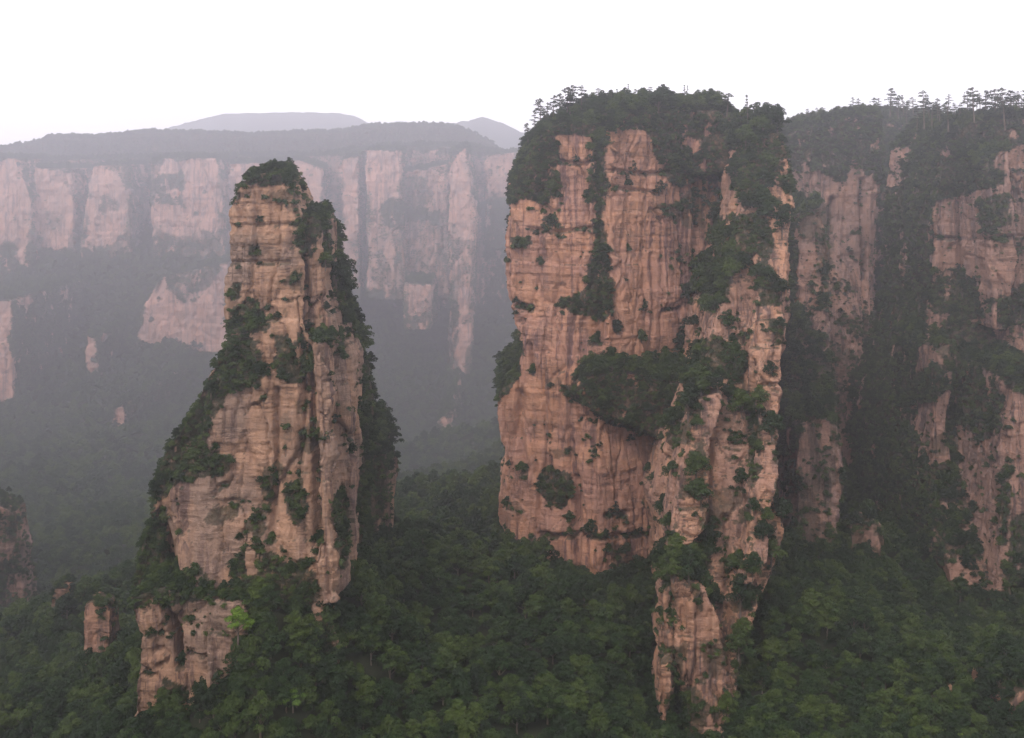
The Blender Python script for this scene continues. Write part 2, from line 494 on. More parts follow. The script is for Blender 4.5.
def rock(name, blocks, voxel, zones, default, material, label, cat, kind='thing', carve=(), amp=1.0, cell=9.0, seed=0, group=None, jit=4.0):
    vs, fs = [], []
    for bl in blocks:
        v, f = prism(*bl)
        o = len(vs); vs += v; fs += [tuple(i + o for i in q) for q in f]
    import bmesh
    me = mesh_from(name + '_base', vs, fs)
    bm = bmesh.new(); bm.from_mesh(me)
    bmesh.ops.triangulate(bm, faces=bm.faces[:])
    bmesh.ops.recalc_face_normals(bm, faces=bm.faces[:])
    bm.to_mesh(me); bm.free()
    tmp = bpy.data.objects.new('tmp', me); COL.objects.link(tmp)
    md = tmp.modifiers.new('r', 'REMESH'); md.mode = 'VOXEL'; md.voxel_size = voxel
    sm = tmp.modifiers.new('s', 'SMOOTH'); sm.factor = 0.5; sm.iterations = 2
    dg = bpy.context.evaluated_depsgraph_get()
    new = bpy.data.meshes.new_from_object(tmp.evaluated_get(dg))
    bpy.data.objects.remove(tmp); bpy.data.meshes.remove(me)
    new.name = name
    new.materials.clear()
    co, no = mesh_arrays(new)
    px, py = pix(co)
    side = np.clip(1 - np.abs(no[:, 2]), 0, 1)
    # horizontal normal only, so that ledges stay level
    h = no.copy(); h[:, 2] *= 0.25
    sw = seed * 13.7
    warp = 3.0 * np.stack([fbm(co / 17 + sw, 3, 1), fbm(co / 17 + sw, 3, 2), 0.4 * fbm(co / 17 + sw, 3, 3)], 1)
    q = (co + warp) / np.array([cell, cell, cell * 5.5])
    f1, f2, val = voronoi(q, seed)
    joint = np.exp(-((f2 - f1) / 0.05) ** 2)
    q2 = (co + warp * 0.6) / np.array([cell * 0.4, cell * 0.4, cell * 1.7])
    g1, g2, val2 = voronoi(q2, seed + 7)
    joint2 = np.exp(-((g2 - g1) / 0.09) ** 2)
    d = amp * (2.6 * (val - 0.5) - 1.3 * joint + 1.0 * (val2 - 0.5) - 0.45 * joint2)
    # beds: slabs of uneven thickness, each set a little forward or back
    zz = co[:, 2] + 1.2 * fbm(co / 23 + sw, 3, 9)
    for th, a, sd in ((5.6, 0.50, 0), (1.5, 0.30, 50)):
        t = zz / (th * amp ** 0.5) + 0.45 * vnoise(np.stack([zz / (3.1 * th), np.zeros(len(zz)), np.zeros(len(zz))], 1), sd)
        b = np.floor(t).astype(np.int64)
        fr = t - b
        cx = np.floor((co[:, 0] + co[:, 1] * 0.7 + 9 * fbm(co / 20, 2, 8)) / (cell * 2.2)).astype(np.int64)
        d += amp * a * (hash01(b, cx, np.zeros_like(b), seed + sd) - 0.5) * 1.4
        d -= amp * a * 0.5 * np.exp(-(np.minimum(fr, 1 - fr) / 0.07) ** 2) * (0.3 + 1.2 * hash01(b, cx, np.ones_like(b), seed + sd))
    d += amp * 1.5 * fbm(co / np.array([9.0, 9.0, 16.0]) + sw, 5, 21)
    d += amp * 3.0 * fbm(co / 34.0 + sw, 3, 25)
    front = np.clip(-no[:, 1] * 1.5, 0, 1)
    for line, w, depth in carve:
        dist = seg_dist(px + 1.5 * fbm(co / 6, 3, 33), py, line)
        d -= 1.7 * depth * np.exp(-(dist / w) ** 2) * np.clip(front + 0.3, 0, 1)
    co2 = co + h * (d * (0.25 + 0.75 * side))[:, None]
    new.vertices.foreach_set('co', co2.astype(np.float32).ravel())
    new.update()
    new.polygons.foreach_set('use_smooth', [True] * len(new.polygons))
    o = link(name, new, material)
    tag(o, label, cat, group, kind)
    co, no = mesh_arrays(new)
    px, py = pix(co)
    den = veg_density(px, py, zones, default, jit, seed)
    hole = fbm(co / (np.array([5.0, 5.0, 8.0]) * (2.2 if voxel > 2 else 1.0)) + sw, 4, 61)
    den = np.where((den > 0.4) & ~((seed == 61) & (py < 160)) & (hole > 0.36 - 0.35 * (1 - den)), den * 0.15, den)
    crk = np.maximum(joint, 0.8 * joint2) * np.clip(2.2 * fbm(co / np.array([12.0, 12.0, 20.0]) + 5 + sw, 3, 63) + 0.15, 0, 1)
    den = np.maximum(den, (0.3 if seed in (11, 1) else 0.55) * crk * (1 if default < 0.5 else 0))
    den = np.where((no[:, 2] > 0.5) & (hole < 0.25), np.maximum(den, 0.8), den)
    behind = no[:, 1] > 0.35
    den = np.where(behind, np.maximum(den, 0.25), den)
    at = new.attributes.new('moss', 'FLOAT', 'POINT')
    ms = np.clip((den - 0.25) * 1.5, 0, 0.95)
    at.data.foreach_set('value', ms.astype(np.float32))
    ROCKS.append((o, co, no, den, zones, default, seed, jit))
    return o


ROCKS = []

# --- slender pillar
LP_ZONES = [
    ([(238, 188), (240, 170), (265, 160), (294, 172), (295, 186)], 1.0),
    ([(232, 192), (242, 186), (241, 200), (232, 206)], 0.8),
    ([(262, 193), (296, 188), (301, 240), (294, 228), (275, 206), (264, 206)], 0.6),
    ([(296, 225), (312, 203), (330, 213), (331, 268), (318, 270), (300, 262)], 1.0),
    ([(284, 282), (298, 268), (303, 300), (292, 332), (280, 312)], 0.6),
    ([(247, 243), (262, 243), (262, 252), (247, 252)], 0.9),
    ([(229, 282), (240, 282), (240, 298), (229, 298)], 0.9),
    ([(236, 230), (246, 230), (246, 238), (236, 238)], 0.45),
    ([(223, 332), (230, 308), (255, 297), (268, 315), (266, 334), (240, 338)], 1.0),
    ([(204, 388), (205, 360), (215, 345), (240, 334), (264, 350), (271, 372), (262, 386), (240, 391), (215, 394)], 1.0),
    ([(218, 388), (190, 398), (186, 420), (162, 420), (148, 440), (140, 470), (136, 500), (138, 536), (160, 503), (176, 482), (200, 471), (208, 450), (205, 430), (218, 410), (226, 395)], 1.0),
    ([(272, 335), (300, 330), (316, 352), (306, 380), (288, 386), (274, 362)], 0.9),
    ([(270, 320), (300, 310), (322, 318), (320, 332), (300, 345), (270, 340)], 0.45),
    ([(165, 465), (192, 456), (215, 450), (234, 459), (232, 471), (200, 478), (170, 485)], 0.95),
    ([(202, 518), (218, 506), (246, 499), (246, 513), (226, 526), (205, 523)], 0.75),
    ([(262, 472), (275, 455), (281, 466), (273, 500), (268, 527), (250, 548), (244, 536), (258, 505)], 0.8),
    ([(284, 480), (300, 474), (306, 500), (303, 525), (290, 518)], 0.9),
    ([(283, 420), (290, 408), (292, 440), (284, 456)], 0.45),
    ([(300, 430), (318, 420), (323, 435), (312, 452), (300, 449)], 0.7),
    ([(294, 400), (312, 394), (312, 410), (296, 416)], 0.6),
    ([(228, 562), (250, 540), (290, 562), (316, 556), (318, 600), (310, 620), (250, 625), (235, 602)], 1.0),
    ([(126, 606), (138, 540), (165, 505), (170, 545), (176, 570), (206, 568), (217, 590), (185, 604), (160, 611)], 1.0),
    ([(150, 700), (165, 677), (187, 690), (192, 740), (140, 740)], 0.9),
    ([(240, 640), (336, 610), (345, 740), (215, 740), (216, 690), (236, 668)], 0.9),
    ([(320, 335), (346, 333), (351, 360), (330, 358)], 0.5),
    ([(331, 500), (345, 482), (353, 520), (348, 570), (336, 570)], 0.8),
    ([(336, 405), (352, 402), (356, 412), (338, 416)], 0.5),
]
rock('rock_pillar', [
    ([(240, 190), (246, 181), (256, 175), (270, 171), (282, 175), (290, 184), (295, 197), (299, 215), (300, 250), (302, 300), (306, 350), (300, 420), (235, 420), (224, 380), (227, 340), (227, 300), (228, 250), (231, 210)], 332, 366),
    ([(232, 330), (262, 322), (300, 320), (316, 350), (320, 400), (322, 440), (325, 500), (330, 560), (332, 640), (300, 660), (260, 650), (200, 600), (174, 574), (170, 530), (164, 497), (185, 460), (200, 430), (206, 400), (222, 370)], lambda x, y: 327 - (y - 400) * 0.02 + abs(x - 250) * 0.05, 368),
    ([(298, 222), (315, 215), (322, 228), (323, 300), (331, 330), (343, 365), (348, 420), (351, 470), (348, 520), (346, 575), (330, 600), (300, 560), (298, 400)], lambda x, y: 336 + (x - 298) * 0.12, 376),
    ([(314, 340), (321, 345), (325, 420), (328, 470), (330, 520), (334, 560), (336, 602), (321, 606), (316, 560), (314, 500), (315, 420), (311, 380)], 322, 345),
    ([(128, 600), (160, 588), (200, 600), (240, 600), (250, 640), (235, 668), (214, 690), (205, 790), (130, 790), (130, 720), (137, 672), (140, 636), (132, 616)], lambda x, y: 318 + (y - 600) * 0.01, 356),
    ([(222, 350), (207, 376), (193, 412), (168, 447), (151, 487), (145, 522), (135, 562), (129, 604), (180, 610), (240, 500), (240, 360)], 338, 366),
    ([(140, 660), (215, 660), (260, 606), (330, 612), (336, 640), (340, 790), (125, 790), (134, 700)], 326, 362),
], 0.52, LP_ZONES, 0.025, ROCK_GREY, 'tall slender sandstone pillar standing alone, narrow at its bushy top', 'rock pillar',
    carve=[([(163, 605), (170, 622), (176, 640), (178, 668)], 3.5, 5.0), ([(128, 634), (180, 636)], 2.0, 1.5), ([(309, 330), (314, 420), (316, 470), (318, 540)], 3, 3.5),
           ([(277, 390), (276, 470), (270, 540)], 3, 2.2), ([(300, 300), (306, 400), (300, 460)], 3, 2), ([(150, 500), (166, 540), (172, 575)], 4, 3.0), ([(228, 262), (290, 262)], 1.5, .8), ([(231, 225), (297, 224)], 1.5, .8)], seed=1, cell=8.0)

rock('rock_pillar', [
    ([(312, 266), (322, 246), (329, 256), (333, 284), (341, 308), (351, 340), (353, 390), (357, 432), (362, 600), (318, 600), (312, 400)], 366, 396),
], 0.8, [([(300, 200), (420, 200), (420, 640), (300, 640)], 0.95)], 0.9, ROCK_GREY,
    'narrow bush-covered rock pillar close behind the slender pillar', 'rock pillar', seed=2)
rock('rock_pillar', [
    ([(348, 460), (362, 446), (376, 442), (388, 452), (392, 480), (391, 520), (388, 600), (348, 600)], 436, 456),
], 0.8, [([(340, 420), (420, 420), (420, 455), (340, 450)], 0.95), ([(340, 440), (388, 440), (384, 620), (340, 620)], 0.85), ([(384, 520), (410, 520), (410, 620), (380, 620)], 0.9)], 0.35, ROCK_GREY,
    'low dark rock pillar beside the saddle of the valley forest', 'rock pillar', seed=3)
rock('rock_pillar', [
    ([(84, 606), (90, 602), (106, 604), (110, 612), (110, 640), (106, 690), (82, 690), (84, 640)], 392, 403),
], 0.5, [([(88, 598), (118, 598), (118, 606), (88, 605)], 0.9), ([(108, 620), (120, 620), (120, 690), (110, 690)], 0.7)], 0.04, ROCK_PINK,
    'small square rock stump rising from the forest beside the slender pillar', 'rock pillar', seed=4, amp=0.6, cell=5)
rock('rock_pillar', [
    ([(-60, 516), (-8, 502), (14, 514), (22, 550), (20, 566), (26, 640), (30, 760), (-60, 760)], 560, 566),
], 0.7, [([(-40, 470), (30, 470), (30, 492), (-40, 510)], 0.9), ([(-40, 560), (8, 560), (8, 600), (-40, 620)], 0.85), ([(5, 600), (25, 600), (30, 660), (0, 660)], 0.8), ([(8, 500), (16, 500), (18, 600), (10, 600)], .8)], 0.5, ROCK_SHADED,
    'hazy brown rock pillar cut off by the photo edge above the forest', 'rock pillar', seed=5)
rock('rock_pillar', [
    ([(54, 592), (58, 587), (66, 588), (67, 610), (67, 660), (54, 660)], 480, 488),
], 0.6, [([(50, 600), (58, 600), (58, 640), (50, 640)], 0.6)], 0.45, ROCK_PINK,
    'tiny dark rock pillar half sunk in trees behind the square stump', 'rock pillar', seed=6, amp=0.6, cell=5)

# --- broad massif
MS_ZONES = [
    ([(535, 150), (556, 108), (640, 90), (730, 95), (750, 115), (742, 160), (716, 186), (690, 176), (672, 186), (655, 160), (648, 131), (612, 132), (600, 136), (553, 137), (550, 152)], 1.0),
    ([(508, 204), (512, 165), (545, 128), (554, 140), (557, 160), (561, 195), (548, 206), (525, 201)], 1.0),
    ([(597, 133), (612, 131), (607, 165), (605, 200), (603, 220), (607, 240), (606, 268), (595, 264), (593, 235), (592, 210), (587, 195), (590, 160)], 1.0),
    ([(590, 262), (605, 255), (614, 285), (616, 310), (605, 323), (585, 315), (559, 312), (559, 300), (585, 290)], 1.0),
    ([(512, 238), (530, 235), (534, 244), (512, 247)], 0.9),
    ([(652, 150), (690, 158), (696, 182), (680, 186), (660, 172)], 0.8),
    ([(655, 209), (680, 199), (690, 188), (704, 195), (706, 226), (690, 231), (675, 216)], 0.7),
    ([(690, 178), (750, 155), (755, 250), (742, 270), (722, 300), (700, 320), (693, 300), (703, 250)], 0.45),
    ([(660, 255), (690, 240), (700, 260), (690, 280), (670, 275)], 0.3),
    ([(564, 387), (580, 378), (600, 372), (607, 354), (625, 360), (650, 368), (705, 362), (705, 420), (682, 452), (650, 436), (610, 426), (590, 405), (566, 396)], 1.0),
    ([(544, 377), (563, 377), (563, 389), (544, 389)], 0.5),
    ([(537, 480), (555, 467), (575, 474), (577, 495), (560, 509), (545, 501)], 0.95),
    ([(504, 500), (515, 497), (526, 508), (520, 516), (506, 509)], 0.6),
    ([(548, 449), (575, 447), (580, 456), (555, 459)], 0.6),
    ([(588, 430), (598, 430), (596, 465), (588, 478)], 0.35),
    ([(489, 400), (498, 372), (516, 325), (522, 340), (518, 378), (504, 393), (492, 412)], 0.95),
    ([(512, 556), (530, 535), (545, 545), (552, 570)], 0.7),
    ([(640, 503), (668, 478), (680, 495), (660, 512)], 0.9),
    ([(610, 545), (628, 540), (631, 578), (615, 584)], 0.7),
    ([(648, 545), (670, 543), (670, 600), (648, 590)], 0.8),
    ([(520, 570), (700, 586), (700, 640), (520, 640)], 0.95),
]
rock('rock_massif', [
    ([(515, 182), (530, 146), (552, 126), (600, 122), (602, 200), (604, 300), (610, 420), (622, 620), (580, 620), (530, 600), (516, 560), (505, 535), (503, 505), (508, 465), (500, 440), (497, 410), (499, 394), (520, 376), (523, 338), (516, 325), (511, 303), (508, 285), (511, 250), (514, 215)], lambda x, y: 466 + max(0, 560 - x) * 0.28, 530),
    ([(606, 132), (625, 114), (690, 110), (694, 200), (692, 300), (690, 420), (684, 620), (600, 620), (598, 420), (607, 330), (600, 270), (600, 200)], lambda x, y: 463 + max(0, x - 640) * 0.45, 540),
    ([(680, 125), (750, 128), (756, 400), (730, 640), (670, 640), (670, 300)], 494, 545),
    ([(576, 388), (590, 378), (620, 372), (660, 382), (722, 384), (722, 450), (690, 452), (640, 428), (592, 410)], lambda x, y: 455 + (388 - y) * -0.05, 500),
    ([(522, 168), (546, 134), (572, 118), (640, 109), (718, 110), (738, 124), (745, 170), (600, 180)], 484, 548),
], 0.62, MS_ZONES, 0.006, ROCK, 'broad flat-topped sandstone massif with warm cliff faces and a wooded summit', 'rock massif',
    carve=[([(603, 135), (602, 200), (601, 262)], 5, 7.0), ([(598, 310), (596, 340)], 6, 3.0), ([(511, 303), (532, 308)], 2, 2.5), ([(557, 162), (585, 164), (600, 158)], 1.6, 1.6),
           ([(528, 228), (560, 232), (600, 226)], 1.6, 1.3), ([(608, 170), (650, 174), (690, 170)], 1.6, 1.5), ([(602, 187), (640, 190), (660, 194)], 1.3, 1.2), ([(645, 200), (646, 260), (650, 330)], 2, 1.2),
           ([(575, 480), (577, 560), (575, 600)], 4, 3.0), ([(540, 535), (600, 537), (665, 534)], 2.2, 2.2), ([(606, 515), (626, 513)], 2.2, 2.2), ([(537, 195), (548, 215)], 6, 2.5), ([(530, 345), (533, 372)], 2.5, 2), ([(520, 395), (518, 440), (524, 470)], 5, 2.2),
           ([(600, 260), (612, 290), (620, 330)], 3, 2.5), ([(655, 255), (656, 320), (650, 362)], 2, 1.4), ([(625, 200), (624, 240)], 1.5, 1.0)], seed=11, cell=11.0)

# --- buttress in front of the massif
BT_ZONES = [
    ([(733, 150), (745, 112), (785, 115), (797, 160), (801, 190), (790, 196), (768, 180), (758, 200), (745, 212), (733, 190)], 1.0),
    ([(714, 215), (765, 213), (775, 240), (770, 263), (760, 256), (746, 262), (735, 272), (728, 300), (705, 307), (699, 290), (714, 260)], 0.95),
    ([(757, 254), (773, 265), (781, 300), (779, 309), (757, 306)], 0.9),
    ([(704, 345), (715, 335), (740, 344), (748, 365), (745, 385), (720, 376), (700, 397), (688, 387)], 0.95),
    ([(735, 336), (745, 325), (752, 330), (745, 346)], 0.8), ([(767, 320), (782, 322), (785, 346), (775, 346)], 0.9),
    ([(690, 385), (702, 395), (690, 440), (676, 452), (664, 442), (675, 420)], 0.8),
    ([(708, 390), (750, 380), (758, 410), (760, 440), (752, 480), (745, 480), (748, 440), (735, 440), (725, 430), (710, 412)], 0.5),
    ([(745, 400), (757, 394), (761, 470), (750, 487)], 0.9), ([(689, 450), (706, 447), (706, 461), (688, 462)], 0.85),
    ([(714, 490), (745, 489), (753, 500), (735, 511), (715, 531), (699, 526), (705, 505)], 0.65),
    ([(712, 525), (725, 520), (731, 560), (729, 592), (720, 582)], 0.45),
    ([(675, 546), (705, 540), (711, 560), (701, 581), (680, 577)], 0.95), ([(690, 575), (706, 580), (701, 612), (692, 602)], 0.8),
    ([(740, 511), (751, 509), (753, 521), (742, 523)], 0.8), ([(659, 644), (680, 650), (683, 680), (675, 692), (670, 665)], 0.8),
    ([(700, 640), (725, 638), (729, 660), (718, 682), (705, 667)], 0.6), ([(715, 602), (742, 590), (748, 640), (728, 642), (718, 622)], 0.4),
    ([(668, 690), (690, 688), (706, 700), (721, 716), (690, 745), (664, 745)], 0.8), ([(735, 700), (738, 650), (760, 604), (790, 562), (800, 745), (730, 745)], 1.0),
    ([(668, 575), (676, 580), (676, 640), (671, 640)], 0.6), ([(676, 690), (690, 650), (684, 640), (676, 650)], 0.7),
    ([(776, 420), (790, 420), (800, 520), (776, 500)], 0.9),
]
rock('rock_buttress', [
    ([(742, 152), (753, 132), (782, 133), (793, 170), (793, 200), (788, 230), (785, 300), (781, 380), (777, 440), (776, 500), (787, 532), (778, 564), (764, 594), (752, 612), (742, 650), (736, 690), (740, 740), (745, 800), (690, 800), (680, 700), (676, 640), (674, 590), (670, 556), (668, 530), (675, 500), (678, 470), (685, 440), (698, 395), (709, 345), (713, 320), (731, 285), (739, 230)],
        lambda x, y: 448 - (y - 150) * 0.132 + abs(x - 735) * 0.10, 488),
    ([(760, 215), (787, 217), (784, 330), (779, 440), (775, 500), (770, 560), (745, 586), (748, 500), (757, 420), (753, 350)], lambda x, y: 442 - (y - 150) * 0.132, 470),
    ([(698, 400), (722, 392), (714, 440), (711, 500), (706, 530), (690, 545), (669, 545), (676, 500), (679, 470), (686, 440)], lambda x, y: 443 - (y - 150) * 0.132, 470),
    ([(665, 592), (671, 585), (673, 640), (672, 660), (657, 650), (660, 628), (664, 620)], 378, 396),
    ([(661, 665), (673, 660), (673, 690), (668, 740), (660, 740), (655, 690)], 370, 388),
    ([(676, 575), (686, 585), (705, 590), (722, 625), (728, 680), (738, 770), (694, 770), (684, 700), (680, 650)], 374, 405),
], 0.52, BT_ZONES, 0.03, ROCK_PINK, 'ragged pale buttress leaning against the massif, streaked with bushes', 'rock buttress',
    carve=[([(712, 440), (710, 500), (709, 540)], 1.6, 2.5), ([(745, 395), (752, 430), (750, 480)], 4, 3), ([(748, 500), (746, 570), (744, 590)], 2, 2), ([(727, 520), (728, 600), (724, 640)], 4, 3), ([(758, 240), (757, 300), (757, 345)], 2.5, 2.5),
           ([(676, 506), (704, 506)], 1.6, 1.2), ([(752, 387), (780, 384)], 1.6, 1.6), ([(765, 440), (779, 441)], 1.3, 1)], seed=21, cell=7.5)

# --- right hand cliffs
RA_ZONES = [
    ([(780, 142), (800, 105), (900, 95), (950, 105), (950, 192), (900, 202), (872, 178), (852, 160), (840, 186), (820, 172), (790, 172)], 0.92),
    ([(846, 148), (870, 150), (868, 178), (850, 176)], 0.3), ([(800, 140), (822, 140), (820, 160), (800, 160)], 0.45),
    ([(782, 180), (796, 185), (799, 260), (799, 330), (794, 380), (800, 450), (776, 460), (780, 400), (785, 300), (787, 220)], 1.0),
    ([(797, 202), (815, 190), (830, 208), (833, 270), (822, 292), (815, 240), (800, 240)], 0.65),
    ([(876, 190), (950, 170), (950, 640), (862, 640), (872, 400), (880, 300)], 0.7),
    ([(835, 320), (880, 310), (880, 420), (835, 420), (820, 400)], 0.6),
    ([(785, 385), (830, 350), (875, 400), (930, 330), (925, 500), (850, 520), (776, 540)], 0.5),
    ([(786, 470), (940, 460), (940, 640), (786, 640)], 0.62),
    ([(816, 240), (830, 250), (834, 300), (820, 320)], 0.4),
]
rock('cliff', [
    ([(782, 140), (800, 128), (850, 117), (884, 114), (878, 300), (876, 420), (850, 560), (782, 560)], lambda x, y: 578 - max(0, y - 350) * 0.12, 606),
    ([(799, 216), (822, 206), (832, 260), (834, 370), (838, 440), (826, 560), (784, 560), (793, 460), (797, 300)], lambda x, y: 540 - max(0, y - 300) * 0.12, 582),
    ([(866, 114), (950, 116), (952, 640), (860, 640)], lambda x, y: 618 - max(0, y - 380) * 0.25, 636),
    ([(797, 428), (818, 418), (836, 424), (843, 470), (832, 600), (796, 600)], lambda x, y: 512 - max(0, y - 450) * 0.1, 545),
    ([(852, 532), (868, 520), (882, 526), (888, 620), (848, 620)], 512, 522),
    ([(866, 330), (930, 360), (940, 640), (850, 640), (850, 440)], lambda x, y: 590 - max(0, y - 380) * 0.3, 622),
], 1.0, RA_ZONES, 0.2, ROCK_SHADED, 'hazy half-wooded sandstone cliff between the buttress and the ribbed cliff', 'cliff',
    carve=[([(832, 200), (834, 300), (836, 380)], 3, 4), ([(862, 180), (864, 300), (868, 360)], 2.5, 3), ([(880, 200), (876, 420)], 5, 5)], seed=31, cell=10)

RB_ZONES = [
    ([(850, 190), (936, 185), (930, 300), (914, 380), (918, 440), (926, 490), (948, 560), (850, 640)], 0.93),
    ([(895, 200), (930, 105), (1080, 85), (1080, 138), (1010, 148), (988, 166), (960, 168), (940, 190), (908, 202)], 0.95),
    ([(896, 212), (935, 174), (960, 164), (1003, 168), (1003, 186), (960, 196), (935, 199)], 1.0),
    ([(974, 200), (1008, 194), (1011, 226), (985, 236)], 0.85), ([(928, 292), (950, 264), (976, 280), (987, 316), (960, 322), (933, 312)], 0.92),
    ([(944, 320), (990, 325), (1004, 350), (1001, 382), (955, 382), (938, 350)], 0.8), ([(990, 300), (1024, 288), (1060, 320), (1000, 327)], 0.92),
    ([(910, 372), (945, 364), (962, 386), (930, 402), (902, 397)], 0.92), ([(950, 384), (1000, 380), (1006, 430), (980, 442), (954, 420)], 0.82),
    ([(1000, 360), (1060, 358), (1060, 396), (1010, 390)], 0.85), ([(918, 470), (955, 458), (966, 490), (928, 522)], 0.85),
    ([(1001, 470), (1013, 464), (1009, 530), (1000, 542)], 0.85), ([(985, 205), (1060, 230), (1060, 250), (1000, 262), (990, 240)], 0.35),
    ([(925, 440), (950, 430), (955, 450), (930, 460)], 0.6), ([(940, 530), (958, 540), (955, 560), (945, 560)], 0.8), ([(940, 220), (950, 215), (950, 260), (942, 262)], 0.25),
    ([(900, 590), (1100, 590), (1100, 760), (900, 760)], 0.95), ([(1012, 520), (1060, 500), (1060, 600), (1005, 590)], 0.9),
]
rock('cliff', [
    ([(936, 200), (946, 146), (970, 122), (1140, 112), (1140, 640), (1005, 640), (985, 620), (955, 600), (940, 545), (926, 480), (916, 420), (925, 350), (933, 300)], lambda x, y: 542 - max(0, y - 330) * 0.10 - (x - 936) * 0.06, 565),
    ([(1012, 382), (1060, 372), (1080, 560), (1020, 580), (995, 620), (1000, 540), (1008, 450)], lambda x, y: 512 - max(0, y - 380) * 0.06, 545),
    ([(940, 350), (952, 340), (948, 470), (938, 520), (930, 470)], 528, 545),
    ([(985, 160), (1010, 150), (1016, 260), (1008, 330), (995, 330)], 530, 550),
], 0.75, RB_ZONES, 0.14, ROCK_SHADED, 'ribbed pinkish sandstone cliff at the photo edge, topped with tall pines', 'cliff',
    carve=[([(957, 205), (958, 260), (958, 330)], 1.8, 2), ([(935, 237), (970, 240), (1024, 236)], 2, 1.6), ([(1006, 440), (1004, 540)], 3, 3), ([(950, 505), (992, 510)], 1.5, 1.5), ([(983, 240), (985, 310)], 2, 2)], seed=41, cell=9)

# small outcrops at the lower edge of the slope
rock('rock_outcrop', [([(932, 700), (950, 684), (964, 690), (962, 790), (928, 790)], 372, 395)], 0.6, [([(925, 676), (952, 676), (945, 700), (925, 700)], 0.9)], 0.1, ROCK_PINK,
     'narrow rock outcrop poking out of the forest near the bottom edge', 'rock outcrop', seed=51, amp=0.6, cell=5)
rock('rock_outcrop', [([(1006, 706), (1024, 690), (1060, 690), (1060, 800), (1004, 800)], 352, 380)], 0.6, [], 0.15, ROCK_PINK,
     'pale rock outcrop in the bottom corner under the ribbed cliff', 'rock outcrop', seed=52, amp=0.6, cell=5)

# --- far cliff wall across the valley
FAR_ROCK = [
    ([(-120, 110), (560, 110), (560, 164), (480, 154), (360, 150), (300, 160), (-120, 162)], 1.0),
    ([(130, 166), (150, 164), (150, 222), (132, 226)], 0.4), ([(72, 172), (84, 172), (82, 232), (74, 236)], 0.4), ([(380, 250), (480, 250), (480, 420), (400, 420)], 0.75),
    ([(-60, 162), (232, 160), (232, 240), (-60, 246)], 0.62),
    ([(100, 240), (232, 240), (232, 290), (130, 300)], 0.75),
    ([(300, 152), (520, 152), (520, 215), (480, 300), (362, 290), (300, 240)], 0.5),
    ([(-60, 150), (0, 158), (14, 160), (24, 180), (32, 200), (31, 235), (28, 266), (22, 262), (8, 240), (-60, 240)], 0.06),
    ([(33, 172), (45, 167), (72, 170), (75, 190), (74, 235), (66, 246), (45, 244), (35, 225)], 0.08),
    ([(82, 210), (92, 175), (100, 163), (112, 170), (118, 166), (128, 185), (131, 230), (115, 246), (90, 240)], 0.08),
    ([(148, 200), (155, 172), (165, 160), (200, 156), (214, 160), (220, 190), (222, 225), (190, 235), (168, 232), (152, 228)], 0.06),
    ([(226, 165), (240, 160), (300, 160), (322, 170), (320, 215), (300, 225), (236, 220)], 0.1),
    ([(342, 162), (358, 154), (360, 195), (358, 245), (344, 240)], 0.06),
    ([(367, 150), (385, 146), (402, 152), (400, 190), (396, 212), (372, 210), (366, 180)], 0.06),
    ([(404, 175), (440, 165), (446, 200), (442, 215), (410, 214)], 0.22),
    ([(430, 150), (440, 146), (440, 156), (430, 158)], 0.3),
    ([(452, 152), (466, 146), (470, 190), (474, 215), (470, 245), (450, 215), (446, 190)], 0.12),
    ([(486, 155), (515, 150), (518, 196), (490, 196)], 0.15), ([(470, 195), (482, 200), (478, 245), (468, 240)], 0.2),
    ([(138, 330), (148, 300), (160, 280), (180, 300), (205, 285), (226, 262), (230, 350), (205, 352), (190, 356), (150, 366), (138, 368)], 0.05),
    ([(57, 290), (66, 288), (66, 304), (58, 304)], 0.2), ([(14, 287), (32, 287), (30, 303), (16, 306)], 0.2), ([(86, 335), (97, 340), (98, 372), (90, 368)], 0.12), ([(90, 310), (96, 314), (95, 328), (90, 327)], 0.2),
    ([(-60, 300), (12, 300), (14, 440), (-60, 440)], 0.12), ([(115, 408), (124, 408), (124, 436), (112, 440)], 0.2),
    ([(362, 230), (380, 226), (385, 260), (364, 262)], 0.35), ([(412, 285), (430, 284), (430, 315), (405, 312)], 0.2), ([(150, 172), (187, 172), (187, 205), (150, 205)], 0.8), ([(380, 204), (412, 199), (440, 212), (436, 224), (380, 224)], 0.88), ([(405, 178), (430, 176), (432, 205), (408, 205)], 0.65), ([(480, 200), (518, 196), (518, 262), (482, 262)], 0.88), ([(100, 196), (120, 200), (118, 212), (98, 210)], 0.6), ([(48, 205), (66, 214), (60, 232), (46, 226)], 0.5),
    ([(456, 288), (470, 285), (472, 340), (462, 385), (455, 390), (458, 340)], 0.06), ([(440, 425), (450, 412), (455, 440), (450, 456), (442, 455)], 0.08),
    ([(412, 225), (416, 222), (420, 245), (413, 245)], 0.2), ([(420, 355), (430, 352), (428, 365), (420, 365)], 0.3), ([(418, 385), (426, 385), (426, 402), (418, 402)], 0.3),
]
W = []
W.append(([(-140, 168), (0, 164), (60, 160), (140, 158), (230, 156), (320, 156), (400, 146), (470, 146), (500, 152), (540, 170), (545, 520), (-140, 520)], 1060, 1078))
W.append(([(-140, 160), (-10, 150), (30, 145), (50, 138), (90, 138), (120, 136), (150, 133), (200, 134), (250, 136), (300, 134), (345, 133), (375, 127), (430, 126), (455, 128), (475, 134), (490, 143), (505, 152), (520, 158), (540, 172), (600, 190), (600, 400), (-140, 400)], 1120, 1145))
